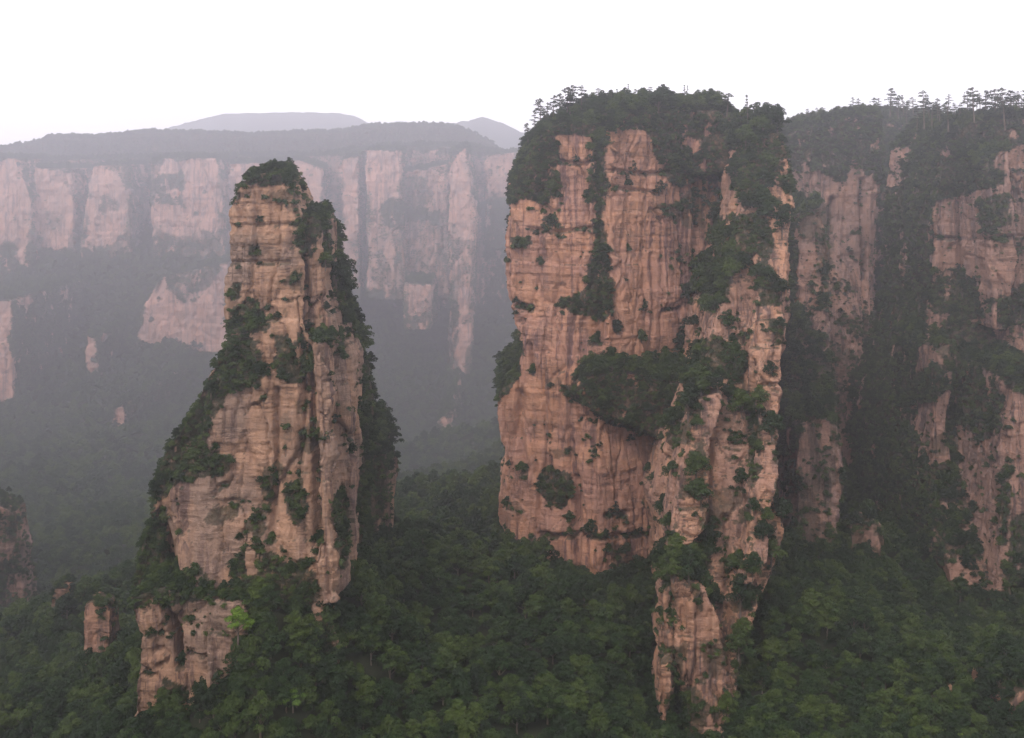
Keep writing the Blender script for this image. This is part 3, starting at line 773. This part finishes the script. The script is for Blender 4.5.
for poly, y0 in (
    ([(-60, 158), (14, 158), (24, 180), (32, 200), (31, 268), (-60, 300)], 1008), ([(34, 168), (73, 168), (75, 190), (74, 280), (34, 280)], 1020), ([(82, 210), (94, 166), (124, 164), (131, 200), (131, 280), (82, 280)], 1014),
    ([(150, 162), (165, 158), (216, 158), (223, 190), (223, 280), (152, 280)], 1016), ([(228, 164), (300, 160), (322, 168), (322, 280), (228, 280)], 1030),
    ([(342, 160), (359, 154), (361, 300), (343, 300)], 1020), ([(367, 150), (402, 150), (401, 220), (405, 300), (367, 300)], 1016), ([(403, 172), (448, 164), (450, 300), (403, 300)], 1030), ([(450, 152), (468, 146), (476, 215), (472, 250), (470, 400), (440, 470), (452, 300)], 1005),
    ([(140, 312), (160, 278), (228, 262), (232, 400), (136, 400)], 962), ([(-60, 300), (12, 300), (15, 445), (-60, 445)], 905), ([(86, 335), (97, 338), (99, 390), (86, 390)], 930), ([(112, 408), (124, 406), (126, 450), (110, 450)], 850),
    ([(404, 284), (431, 284), (431, 330), (404, 330)], 985), ([(436, 425), (450, 410), (457, 440), (454, 470), (436, 470)], 905), ([(486, 155), (518, 152), (520, 250), (486, 250)], 1050)):
    W.append((poly, y0, 1072))
rock('cliff', W, 2.6, FAR_ROCK, 0.92, ROCK_FAR, 'long far cliff wall of pink columns across the valley, faded by haze', 'cliff', amp=2.4, cell=28, seed=61,
     carve=[([(363, 150), (363, 280)], 2.5, 14), ([(79, 170), (78, 245)], 3, 12), ([(140, 160), (139, 245)], 6, 12)], jit=6.0)
scene['_phase'] = 'rocks'

# ------------------------------------------------------------------ distant mountains (real ridges several kilometres off)
def ridge(name, profile, Y, depth, label, seed):
    px = np.linspace(profile[0][0], profile[-1][0], 160)
    top = np.interp(px, [p[0] for p in profile], [p[1] for p in profile])
    v, rows = [], 14
    for r in range(rows):
        t = r / (rows - 1)
        s = 1 - abs(2 * t - 1)                       # rises to the crest, then falls behind
        Yr = Y + (t - 0.5) * depth
        x = (px - 512) / F * Y
        crest = (HZ - top) / F * Y
        base = -200.0
        z = base + (crest - base) * (s ** 0.8) + (0 if abs(s - 1) < 0.08 else 1) * 22 * fbm(np.stack([x / 90, np.full(len(x), Yr / 90), np.zeros(len(x))], 1), 4, seed)
        z += 5.0 * fbm(np.stack([x / 16, np.full(len(x), Yr / 40), np.zeros(len(x))], 1), 3, seed + 3)
        v += [(a, Yr, b) for a, b in zip(x, z)]
    n = len(px)
    f = [(r * n + k, r * n + k + 1, (r + 1) * n + k + 1, (r + 1) * n + k) for r in range(rows - 1) for k in range(n - 1)]
    me = mesh_from(name, v, f)
    me.polygons.foreach_set('use_smooth', [True] * len(me.polygons))
    tag(link(name, me, GROUND), label, None, None, 'structure')


ridge('mountain', [(-60, 190), (60, 160), (150, 132), (172, 122), (190, 117), (208, 112), (226, 108), (260, 107), (300, 106), (340, 107), (358, 111), (372, 119), (400, 128), (450, 150), (520, 170)], 5000, 1200,
      'pale rounded mountain beyond the far cliff', 5)
ridge('mountain', [(380, 150), (420, 130), (442, 119), (466, 115), (482, 111), (502, 117), (518, 125), (530, 131), (560, 140), (640, 150), (760, 175)], 4400, 1000,
      'pale peaked mountain seen in the gap beside the massif', 9)

# ------------------------------------------------------------------ plants
def leaf_mesh(name, lobes, per, size, seed, flat=0.0, drop=0.15):
    """a crown of many small leaf sprays spread over uneven lobes; lobes: (x, y, z, rx, ry, rz)"""
    g = np.random.default_rng(seed)
    V, T = [], []
    for (x, y, z, rx, ry, rz) in lobes:
        n = max(12, int(per * (rx * ry + rx * rz + ry * rz) / 3))
        d = g.normal(size=(n, 3)); d /= np.linalg.norm(d, axis=1)[:, None]
        d[:, 2] = np.where(d[:, 2] < -0.35, -d[:, 2], d[:, 2])
        rr = g.uniform(0.72, 1.06, n) ** 1.0
        c = np.array([x, y, z]) + d * np.array([rx, ry, rz]) * rr[:, None]
        nn = d / np.array([rx, ry, rz]); nn /= np.linalg.norm(nn, axis=1)[:, None]
        nn = nn + np.array([0, 0, 0.35 + flat]) + g.normal(scale=0.38, size=(n, 3))
        nn /= np.linalg.norm(nn, axis=1)[:, None]
        a = np.cross(nn, g.normal(size=(n, 3))); a /= np.linalg.norm(a, axis=1)[:, None]
        b = np.cross(nn, a)
        s = size * g.uniform(0.55, 1.35, n)[:, None]
        w = g.uniform(0.5, 0.95, n)[:, None]
        k = g.uniform(-0.35, 0.35, (n, 1))
        q = np.stack([c - a * s, c - b * s * w + a * s * k, c + a * s - nn * s * 0.25, c + b * s * w + a * s * k * -1], 1)
        V.append(q.reshape(-1, 3))
        T.append(np.clip(g.uniform(0, 1) * 0.5 + g.uniform(0, 1, n) * 0.5, 0, 1))
    V = np.concatenate(V); T = np.concatenate(T)
    f = np.arange(len(V)).reshape(-1, 4)
    me = mesh_from(name, V, f)
    at = me.attributes.new('tint', 'FLOAT', 'FACE')
    at.data.foreach_set('value', T.astype(np.float32))
    return me


def tube_mesh(name, paths):
    """tapered limbs: each path is a list of (x, y, z, radius)"""
    V, Fc = [], []
    for path in paths:
        o = len(V); m = 6
        for k, (x, y, z, r) in enumerate(path):
            a = path[max(0, k - 1)]; b = path[min(len(path) - 1, k + 1)]
            t = Vector((b[0] - a[0], b[1] - a[1], b[2] - a[2])).normalized()
            u = t.orthogonal().normalized(); w = t.cross(u)
            for j in range(m):
                an = 2 * math.pi * j / m
                p = Vector((x, y, z)) + (u * math.cos(an) + w * math.sin(an)) * r
                V.append(tuple(p))
        for k in range(len(path) - 1):
            for j in range(m):
                Fc.append((o + k * m + j, o + k * m + (j + 1) % m, o + (k + 1) * m + (j + 1) % m, o + (k + 1) * m + j))
        Fc.append(tuple(o + (len(path) - 1) * m + j for j in range(m)))
    return mesh_from(name, V, Fc)


def broadleaf(seed):
    g = random.Random(seed)
    h = g.choice([6.5, 8.0, 9.0, 10.5, 12.0]) * g.uniform(0.95, 1.08)
    wide = g.uniform(0.8, 1.2)
    lobes, limbs = [], [[(0, 0, -1.5, 0.34), (0.1, 0, h * 0.3, 0.24), (0.0, 0.1, h * 0.6, 0.14), (0, 0, h * 0.85, 0.05)]]
    n = g.randint(9, 13)
    for k in range(n):
        a = 2 * math.pi * (k * 0.382) + g.uniform(-0.4, 0.4)
        t = (k + 0.5) / n
        rad = (1 - t ** 2.2) * g.uniform(1.9, 3.3) * wide
        z = h * (0.36 + 0.5 * t) + g.uniform(-0.5, 0.5)
        r = g.uniform(1.25, 2.1) * (1 - 0.3 * t)
        x, y = math.cos(a) * rad, math.sin(a) * rad
        lobes.append((x, y, z, r * g.uniform(0.9, 1.25), r * g.uniform(0.9, 1.25), r * g.uniform(0.6, 0.85)))
        limbs.append([(0, 0, z * 0.55, 0.12), (x * 0.5, y * 0.5, z * 0.8, 0.07), (x * 0.9, y * 0.9, z, 0.03)])
    lobes.append((0, 0, h * 0.55, 2.0, 2.0, h * 0.28))
    return leaf_mesh('crown', lobes, 70, 0.31, seed), tube_mesh('trunk', limbs)


def pine(seed, conical=False):
    """a mountain pine: bare lower trunk and level plates of needles; or a pointed young one"""
    g = random.Random(seed)
    h = g.uniform(8.5, 10.5)
    lean = g.uniform(-0.6, 0.6)
    tr = [(lean * (t ** 2), 0.3 * lean * t, h * t - 1.5 * (t == 0), 0.26 * (1 - 0.85 * t)) for t in (0, 0.25, 0.5, 0.75, 1.0)]
    lobes, limbs = [], [tr]
    tiers = g.randint(6, 8) if not conical else 9
    for k in range(tiers):
        t = (0.38 if not conical else 0.16) + (0.97 - (0.38 if not conical else 0.16)) * k / (tiers - 1)
        span = (2.5 * (1 - 0.45 * abs(t - 0.6) / 0.4)) if not conical else 2.4 * (1.05 - t)
        for q in range(2 if not conical else 3):
            a = g.uniform(0, 6.28)
            rad = span * g.uniform(0.35, 0.85)
            x, y = lean * t * t + math.cos(a) * rad, math.sin(a) * rad
            z = h * t + g.uniform(-0.15, 0.25)
            lobes.append((x, y, z, span * g.uniform(0.4, 0.62), span * g.uniform(0.4, 0.62), 0.26 + 0.16 * g.random()))
            limbs.append([(lean * t * t, 0, z - 0.3, 0.07), (x, y, z - 0.05, 0.025)])
    lobes.append((lean, 0, h, 0.6, 0.6, 0.55))
    return leaf_mesh('crown', lobes, 90, 0.26, seed, flat=0.6), tube_mesh('trunk', limbs)


def shrub(seed):
    g = random.Random(seed)
    lobes = []
    n = g.randint(5, 8)
    for k in range(n):
        a = g.uniform(0, 6.28); rad = g.uniform(0.2, 1.0)
        r = g.uniform(0.5, 0.85)
        lobes.append((math.cos(a) * rad, math.sin(a) * rad, g.uniform(0.1, 1.15), r, r, r * g.uniform(0.6, 0.9)))
    return leaf_mesh('shrub', lobes, 95, 0.22, seed, drop=0.5)


BROAD = [broadleaf(100 + k) for k in range(9)]
PINES = [pine(200 + k) for k in range(4)]
FIRS = [pine(230, True), pine(231, True)]
SHRUBS = [shrub(300 + k) for k in range(5)]
for cm, tm in BROAD: cm.materials.append(LEAF); tm.materials.append(BARK)
for cm, tm in PINES + FIRS: cm.materials.append(LEAF_PINE); tm.materials.append(BARK)
for me in SHRUBS: me.materials.append(LEAF_SHRUB)
LIME = []
for cm, tm in BROAD[:2]:
    c = cm.copy(); c.name = 'crown'; c.materials.clear(); c.materials.append(LEAF_LIME); LIME.append((c, tm))


def tree(name, pair, loc, scale, rz, label, cat, group=None, tilt=0.0):
    r = bpy.data.objects.new(name, None)
    COL.objects.link(r)
    r.location = loc; r.rotation_euler = (tilt, 0, rz); r.scale = scale if isinstance(scale, tuple) else (scale,) * 3
    r.empty_display_size = 0.5
    tag(r, label, cat, group)
    c = bpy.data.objects.new('crown', pair[0]); COL.objects.link(c); c.parent = r
    t = bpy.data.objects.new('trunk', pair[1]); COL.objects.link(t); t.parent = r
    return r

# depth map of the setting, to know which plants the view shows
ZW, ZH = 512, 369
zbuf = np.full(ZW * ZH, 1e9)
for arr in [r[1] for r in ROCKS] + [GROUND_V]:
    a = arr[arr[:, 1] > 20]
    x, y = pix(a)
    for ox in (0.0, 1.0):
        for oy in (0.0, 1.0):
            ix = np.floor(x / 2 + ox * 0.7).astype(int); iy = np.floor(y / 2 + oy * 0.7).astype(int)
            m = (ix >= 0) & (ix < ZW) & (iy >= 0) & (iy < ZH)
            np.minimum.at(zbuf, iy[m] * ZW + ix[m], a[m, 1])
zb = zbuf.reshape(ZH, ZW)


def zat(px, py):
    ix = np.clip((px / 2).astype(int), 0, ZW - 1); iy = np.clip((py / 2).astype(int), 0, ZH - 1)
    return zb[iy, ix]

# forest trees on the ground
pts = []
for y0, y1, sp in ((268, 620, 4.9), (620, 1150, 6.6), (1150, 2480, 10.5)):
    for yy in np.arange(y0, y1, sp):
        n = int(2 * 0.56 * yy / sp)
        x = -0.56 * yy + sp * (np.arange(n) + rng.uniform(-0.4, 0.4, n))
        y = yy + rng.uniform(-0.4, 0.4, n) * sp
        pts.append(np.stack([x, y, np.full(n, sp)], 1))
pts = np.concatenate(pts)
gz = ground_z(pts[:, 0], pts[:, 1])
slope = np.hypot(ground_z(pts[:, 0] + 2, pts[:, 1]) - gz, ground_z(pts[:, 0], pts[:, 1] + 2) - gz) / 2
extra_n = np.clip(slope * 1.6, 0, 14)
rep_n = (np.floor(extra_n + rng.uniform(size=len(pts)))).astype(int)
more = np.repeat(pts, rep_n, axis=0)
more[:, :2] += rng.uniform(-0.5, 0.5, (len(more), 2)) * more[:, 2:3]
pts = np.concatenate([pts, more])
gz = ground_z(pts[:, 0], pts[:, 1])
TREES = []      # x, y, z, scale, rz, kind
sel = rng.uniform(size=len(pts)) < 0.96
for (x, y, sp), z, ok in zip(pts, gz, sel):
    if ok:
        s = (0.50 + 0.85 * rng.random() ** 1.6) * (sp / 5.6) ** 0.6
        TREES.append((x, y, z - 0.6, s, rng.uniform(0, 6.28), 0))

# shrubs and small trees on the rocks
SHR = []        # x, y, z, scale, rz
for (o, co, no, den, zones, default, seed, jit) in ROCKS:
    me = o.data
    nf = len(me.polygons)
    lv = np.empty(len(me.loops), np.int32); me.loops.foreach_get('vertex_index', lv)
    ls = np.empty(nf, np.int32); me.polygons.foreach_get('loop_start', ls)
    ar = np.empty(nf, np.float32); me.polygons.foreach_get('area', ar)
    c = np.empty(nf * 3, np.float32); me.polygons.foreach_get('center', c); c = c.reshape(-1, 3).astype(float)
    nr = np.empty(nf * 3, np.float32); me.polygons.foreach_get('normal', nr); nr = nr.reshape(-1, 3).astype(float)
    d = den[lv[ls]]
    far = c[:, 1].min() > 800
    size = 4.6 if far else (2.3 if o.name.startswith('rock_b') or seed == 1 else 2.6)
    clump = 0.5 + 0.9 * fbm(c / (7.0 if not far else 16.0), 3, seed + 200)
    if seed == 21: d = np.where(d < 0.92, d * 0.62, d)
    patch = d * np.where(d > 0.75, np.clip(clump + 0.45, 0.35, 1.3), np.where(d > 0.12, np.clip(clump * 2.0 - 0.35, 0, 1.6), np.clip(clump * 4.5 - 3.1, 0, 3)))
    lam = ar * patch * 1.55 / (size * size * 0.8)
    lam = np.where(nr[:, 1] > 0.3, lam * 0.35, lam)
    take = rng.uniform(size=nf) < lam
    px_, py_ = pix(c)
    take &= (px_ > -90) & (px_ < 1114) & (py_ < 800)
    for p, n_, dd in zip(c[take], nr[take], d[take]):
        up = n_[2]
        if up > 0.6 and rng.random() < 0.55:
            s = rng.uniform(0.5, 1.3) if seed not in (1, 4, 5, 6, 31, 41) else (rng.uniform(0.28, 0.48) if seed < 10 else rng.uniform(0.35, 0.85))
            if seed == 11: s *= 0.60 if p[0] < 30 else 0.78
            TREES.append((p[0], p[1], p[2] - 0.5, s, rng.uniform(0, 6.28), 1))
        elif dd > 0.7 and rng.random() < (0.2 if seed not in (21, 1) else 0.06):
            s = rng.uniform(0.28, 0.58) * (1.5 if far else 1.0)
            q = p + n_ * s * 1.6
            TREES.append((q[0], q[1], q[2] - 4.5 * s, s, rng.uniform(0, 6.28), 1))
        else:
            s = size / 2.6 * rng.uniform(0.6, 1.35)
            if dd < 0.3: s *= rng.uniform(0.35, 0.85)
            q = p + n_ * s * 0.35
            SHR.append((q[0], q[1], q[2] - 0.35 * s, s, rng.uniform(0, 6.28)))
TREES = np.array(TREES); SHR = np.array(SHR)
import time
print('trees', len(TREES), 'shrubs', len(SHR))


def visible_share(A, hgt, rad):
    """share of each plant's disc in front of the setting and of the plants already seen nearer to the camera"""
    order = np.argsort(A[:, 1])
    cover = np.zeros((ZH, ZW), bool)
    vis = np.zeros(len(A)); area = np.zeros(len(A))
    for k in order:
        x, y, z, s = A[k, :4]
        cx = 512 + x / y * F; cyy = HZ - (z + hgt * s) / y * F; r = rad * s / y * F
        x0, x1 = int((cx - r) / 2), int((cx + r) / 2) + 1
        y0, y1 = int((cyy - r) / 2), int((cyy + r) / 2) + 1
        n = (x1 - x0) * (y1 - y0)
        x0, x1, y0, y1 = max(x0, 0), min(x1, ZW), max(y0, 0), min(y1, ZH)
        if x1 <= x0 or y1 <= y0:
            continue
        sub = (~cover[y0:y1, x0:x1]) & (zb[y0:y1, x0:x1] > y - rad * s)
        area[k] = sub.sum(); vis[k] = sub.sum() / n
        cover[y0:y1, x0:x1] = True if False else (cover[y0:y1, x0:x1] | (zb[y0:y1, x0:x1] > y - rad * s))
    return vis, area


vis_t, area_t = visible_share(TREES, 5.6, 3.0)
vis_s, area_s = visible_share(SHR, 0.8, 1.3)


def pick(vis, area, n, least):
    idx = np.where(vis > least)[0]
    idx = idx[np.argsort(-area[idx])][:n]
    m = np.zeros(len(vis), bool); m[idx] = True
    return m


near_t = pick(vis_t, area_t, 285, 0.45)
near_s = pick(vis_s, area_s, 290, 0.6)


def tree_place(px, py, Y, onrock):
    if onrock:
        if px < 420: return 'bushy green tree rooted on the slender pillar and its ledges', 'trees rooted on the slender pillar'
        if px < 742 and Y > 455: return 'bushy green tree on the wooded summit and ledges of the massif', 'trees on the massif'
        if px < 800: return 'bushy green tree on the pale buttress beside the massif', 'trees on the buttress'
        return 'bushy green tree rooted on the hazy right-hand cliffs', 'trees rooted on the right-hand cliffs'
    if px < 130: return 'dark broadleaf tree on the forest slope beyond the square stump, left of the slender pillar', 'forest trees left of the slender pillar'
    if px < 340 and Y < 360: return 'dark broadleaf tree in the forest at the foot of the slender pillar', 'forest trees at the foot of the slender pillar'
    if px < 660: return 'dark broadleaf tree in the valley forest between the slender pillar and the massif', 'forest trees between pillar and massif'
    return 'dark broadleaf tree on the forest slope below the right-hand cliffs', 'forest trees below the right-hand cliffs'


for k in np.where(near_t)[0]:
    x, y, z, s, rz, kd = TREES[k]
    px, py = 512 + x / y * F, HZ - z / y * F
    lab, grp = tree_place(px, py, y, kd == 1)
    tree('broadleaf_tree', BROAD[k % 9], (x, y, z), (s, s, s * (0.9 + 0.3 * ((k * 0.618) % 1))), rz, lab, 'tree', grp)


def shrub_place(px, py, Y):
    if Y < 382 and px < 420: return 'small green shrub clinging to the slender pillar', 'shrubs on the slender pillar'
    if px < 200: return 'small shrub on the lesser rock stumps among the forest', 'shrubs on the rock stumps'
    if px < 420: return 'small shrub on the bushy pillars behind the slender pillar', 'shrubs on the bushy pillars'
    if Y > 452 and px < 742: return 'small green shrub clinging to the face of the massif', 'shrubs on the massif'
    if px < 805: return 'small green shrub clinging to the pale buttress', 'shrubs on the buttress'
    return 'small green shrub clinging to the hazy right-hand cliffs', 'shrubs on the right-hand cliffs'


for k in np.where(near_s)[0]:
    x, y, z, s, rz = SHR[k]
    px, py = 512 + x / y * F, HZ - z / y * F
    o = bpy.data.objects.new('shrub', SHRUBS[k % 5]); COL.objects.link(o)
    o.location = (x, y, z); o.rotation_euler = (0, 0, rz); o.scale = (s, s, s * 0.95)
    lab, grp = shrub_place(px, py, y)
    tag(o, lab, 'shrub', grp)

# trees that stand out
STAND = []


def top_z(px, Y, default):
    """height of the highest rock point near this column of the view at depth Y"""
    x = (px - 512) / F * Y
    best = default
    for (o, co, *_r) in ROCKS:
        m = (np.abs(co[:, 0] - x) < 2.0) & (np.abs(co[:, 1] - Y) < 3.0)
        if m.any(): best = max(best, co[m, 2].max())
    return best


def standout(kind, pair, px, py_top, Y, hgt, label, cat='tree', group=None, base_h=10.0):
    """a tree whose tip is seen at (px, py_top); it stands on the rock below it"""
    x, Y, zt = P(px, py_top, Y)
    s = hgt / base_h
    w = s * random.uniform(0.8, 1.25)
    tree(kind, pair, (x, Y, zt - hgt), (w, w, s), random.uniform(0, 6.28), label, cat, group, random.uniform(-0.10, 0.10))


sk = 'tall thin pine in the row along the {} skyline'
for k, (px, py, h) in enumerate([(540, 97, 12), (547, 101, 11), (535, 112, 9), (560, 92, 12), (567, 85, 14), (574, 83, 14), (581, 88, 12), (553, 94, 12), (528, 122, 8), (544, 108, 9), (570, 93, 12)]):
    standout('pine_tree', PINES[k % 4], px, py, 486 + (k % 3) * 4, h, 'dark flat-topped pine in the open clump on the summit corner of the massif', 'tree', 'pines on the massif corner', 9.6)
standout('pine_tree', FIRS[0], 748, 97, 462, 11, 'tallest pointed conifer above the buttress, beside the massif summit', 'tree', None, 9.6)
for k, (px, py, h) in enumerate([(757, 107, 8), (764, 106, 8), (772, 110, 7), (742, 112, 8), (727, 92, 9)]):
    standout('pine_tree', PINES[k % 4], px, py, 462 + (k % 2) * 6, h, 'small dark pine beside the pointed conifer above the buttress', 'tree', 'small pines above the buttress', 9.6)
for k, (px, py, h) in enumerate([(801, 121, 9), (810, 117, 9), (820, 112, 10), (838, 118, 8), (848, 112, 10), (860, 106, 11), (875, 103, 12), (892, 90, 14), (899, 97, 12), (906, 103, 11)]):
    standout('pine_tree', PINES[k % 4], px + 2 * math.sin(7 * k), py - 3, 586 + (k % 3) * 6, h * 1.3, 'hazy pine on the crest of the half-wooded cliff beside the buttress', 'tree', 'pines on the half-wooded cliff', 9.6)
for k, (px, py, h) in enumerate([(917, 106, 10), (926, 95, 14), (933, 104, 10), (947, 101, 12), (958, 107, 9), (968, 94, 14), (976, 90, 14), (986, 88, 15), (994, 92, 14), (1003, 90, 15), (1012, 94, 13), (1020, 92, 14), (1030, 92, 14)]):
    standout('pine_tree', PINES[(k + 1) % 4], px + 2 * math.sin(5 * k), py - 2 + 3 * math.sin(3 * k), 536 + (k % 3) * 6, h * 1.2, 'tall hazy pine along the crest of the ribbed cliff', 'tree', 'pines on the ribbed cliff', 9.6)
fr = random.Random(5)
for k in range(34):
    px = 797 + 230 * (k + fr.random()) / 34
    base = np.interp(px, [797, 830, 860, 900, 930, 970, 1030], [122, 114, 109, 107, 109, 104, 101])
    on_a = px < 915
    standout('pine_tree', (PINES + FIRS + PINES)[k % 10], px, base - fr.uniform(2, 12), (584 if on_a else 546) + fr.uniform(-4, 8), fr.uniform(5, 9) * (1.3 if on_a else 1.1),
             'small pine in the uneven fringe along the crest of the half-wooded cliff' if on_a else 'small pine in the uneven fringe under the tall pines of the ribbed cliff', 'tree',
             'small pines on the half-wooded cliff' if on_a else 'small pines on the ribbed cliff', 9.6)
for k in range(16):
    px = 575 + 160 * (k + fr.random()) / 16
    base = np.interp(px, [575, 600, 640, 690, 735], [92, 90, 86, 88, 98])
    standout('pine_tree', (PINES + FIRS)[k % 6], px, base - fr.uniform(-6, 2), 500 + fr.uniform(-6, 6), fr.uniform(5, 8), 'small dark pine among the broadleaf trees on the massif summit', 'tree', 'small pines on the massif summit', 9.6)
standout('broadleaf_tree', LIME[0], 293, 682, 308, 7.5, 'small bright yellow-green tree low in the forest under the slender pillar', 'tree', None, 10)
standout('broadleaf_tree', LIME[1], 238, 612, 309, 8.0, 'larger bright lime-green tree against the foot of the slender pillar', 'tree', None, 10)
standout('broadleaf_tree', LIME[0], 952, 722, 338, 7.0, 'yellow-green tree at the bottom edge beside the narrow rock outcrop', 'tree', None, 10)

# the rest of the woods and bushes, each one mass
def scatter(name, A, protos, label, cat):
    me = mesh_from(name, A[:, :3], [])
    for nm, vals in (('size', A[:, 3]), ('turn', A[:, 4])):
        at = me.attributes.new(nm, 'FLOAT', 'POINT'); at.data.foreach_set('value', vals.astype(np.float32))
    at = me.attributes.new('pick', 'INT', 'POINT'); at.data.foreach_set('value', rng.integers(0, len(protos), len(A)).astype(np.int32))
    o = link(name, me)
    tag(o, label, cat, None, 'stuff')
    ng = bpy.data.node_groups.new(name + '_nodes', 'GeometryNodeTree')
    ng.interface.new_socket('Geometry', in_out='INPUT', socket_type='NodeSocketGeometry')
    ng.interface.new_socket('Geometry', in_out='OUTPUT', socket_type='NodeSocketGeometry')
    N, L = ng.nodes.new, ng.links.new
    gi, go = N('NodeGroupInput'), N('NodeGroupOutput')
    jn = N('GeometryNodeJoinGeometry')
    for p in protos:
        oi = N('GeometryNodeObjectInfo'); oi.transform_space = 'ORIGINAL'
        oi.inputs['Object'].default_value = p
        oi.inputs['As Instance'].default_value = True
        L(oi.outputs['Geometry'], jn.inputs[0])
    ip = N('GeometryNodeInstanceOnPoints')

    def attr(nm, ty):
        a = N('GeometryNodeInputNamedAttribute'); a.data_type = ty; a.inputs['Name'].default_value = nm
        return a.outputs[0]
    L(gi.outputs[0], ip.inputs['Points']); L(jn.outputs[0], ip.inputs['Instance'])
    ip.inputs['Pick Instance'].default_value = True
    L(attr('pick', 'INT'), ip.inputs['Instance Index'])
    cx = N('ShaderNodeCombineXYZ'); L(attr('turn', 'FLOAT'), cx.inputs[2]); L(cx.outputs[0], ip.inputs['Rotation'])
    L(attr('size', 'FLOAT'), ip.inputs['Scale'])
    L(ip.outputs[0], go.inputs[0])
    md = o.modifiers.new('plants', 'NODES'); md.node_group = ng
    return o


def protos_of(meshes):
    out = []
    for me in meshes:
        out.append(next(o for o in scene.objects if o.type == 'MESH' and o.data == me))
    return out


scatter('forest', TREES[~near_t], protos_of([c for c, t in BROAD]), 'dense dark green woods covering the valley, the slopes and the cliff tops', 'forest')
scatter('undergrowth', SHR[~near_s], protos_of(SHRUBS), 'countless small green bushes on the ledges and faces of the cliffs', 'undergrowth')

# ------------------------------------------------------------------ the air
def haze_box(x0, x1, y0, y1, z0, z1):
    v = [(x, y, z) for x in (x0, x1) for y in (y0, y1) for z in (z0, z1)]
    f = [(0, 1, 3, 2), (4, 6, 7, 5), (0, 4, 5, 1), (2, 3, 7, 6), (0, 2, 6, 4), (1, 5, 7, 3)]
    m, t, new, lk = node_mat('air')
    pv = new('ShaderNodeVolumePrincipled')
    pv.inputs['Color'].default_value = (*HAZE_COLOR, 1)
    pv.inputs['Density'].default_value = HAZE_DENSITY
    pv.inputs['Anisotropy'].default_value = HAZE_ANISO
    o_ = new('ShaderNodeOutputMaterial')
    lk(pv.outputs[0], o_.inputs['Volume'])
    o = link('haze', mesh_from('haze', v, f), m)
    tag(o, 'thin bluish haze filling the valley', 'haze', None, 'stuff')


haze_box(-4600, 4600, -140, 5800, -560, 330)
if '_phase' in scene: del scene['_phase']
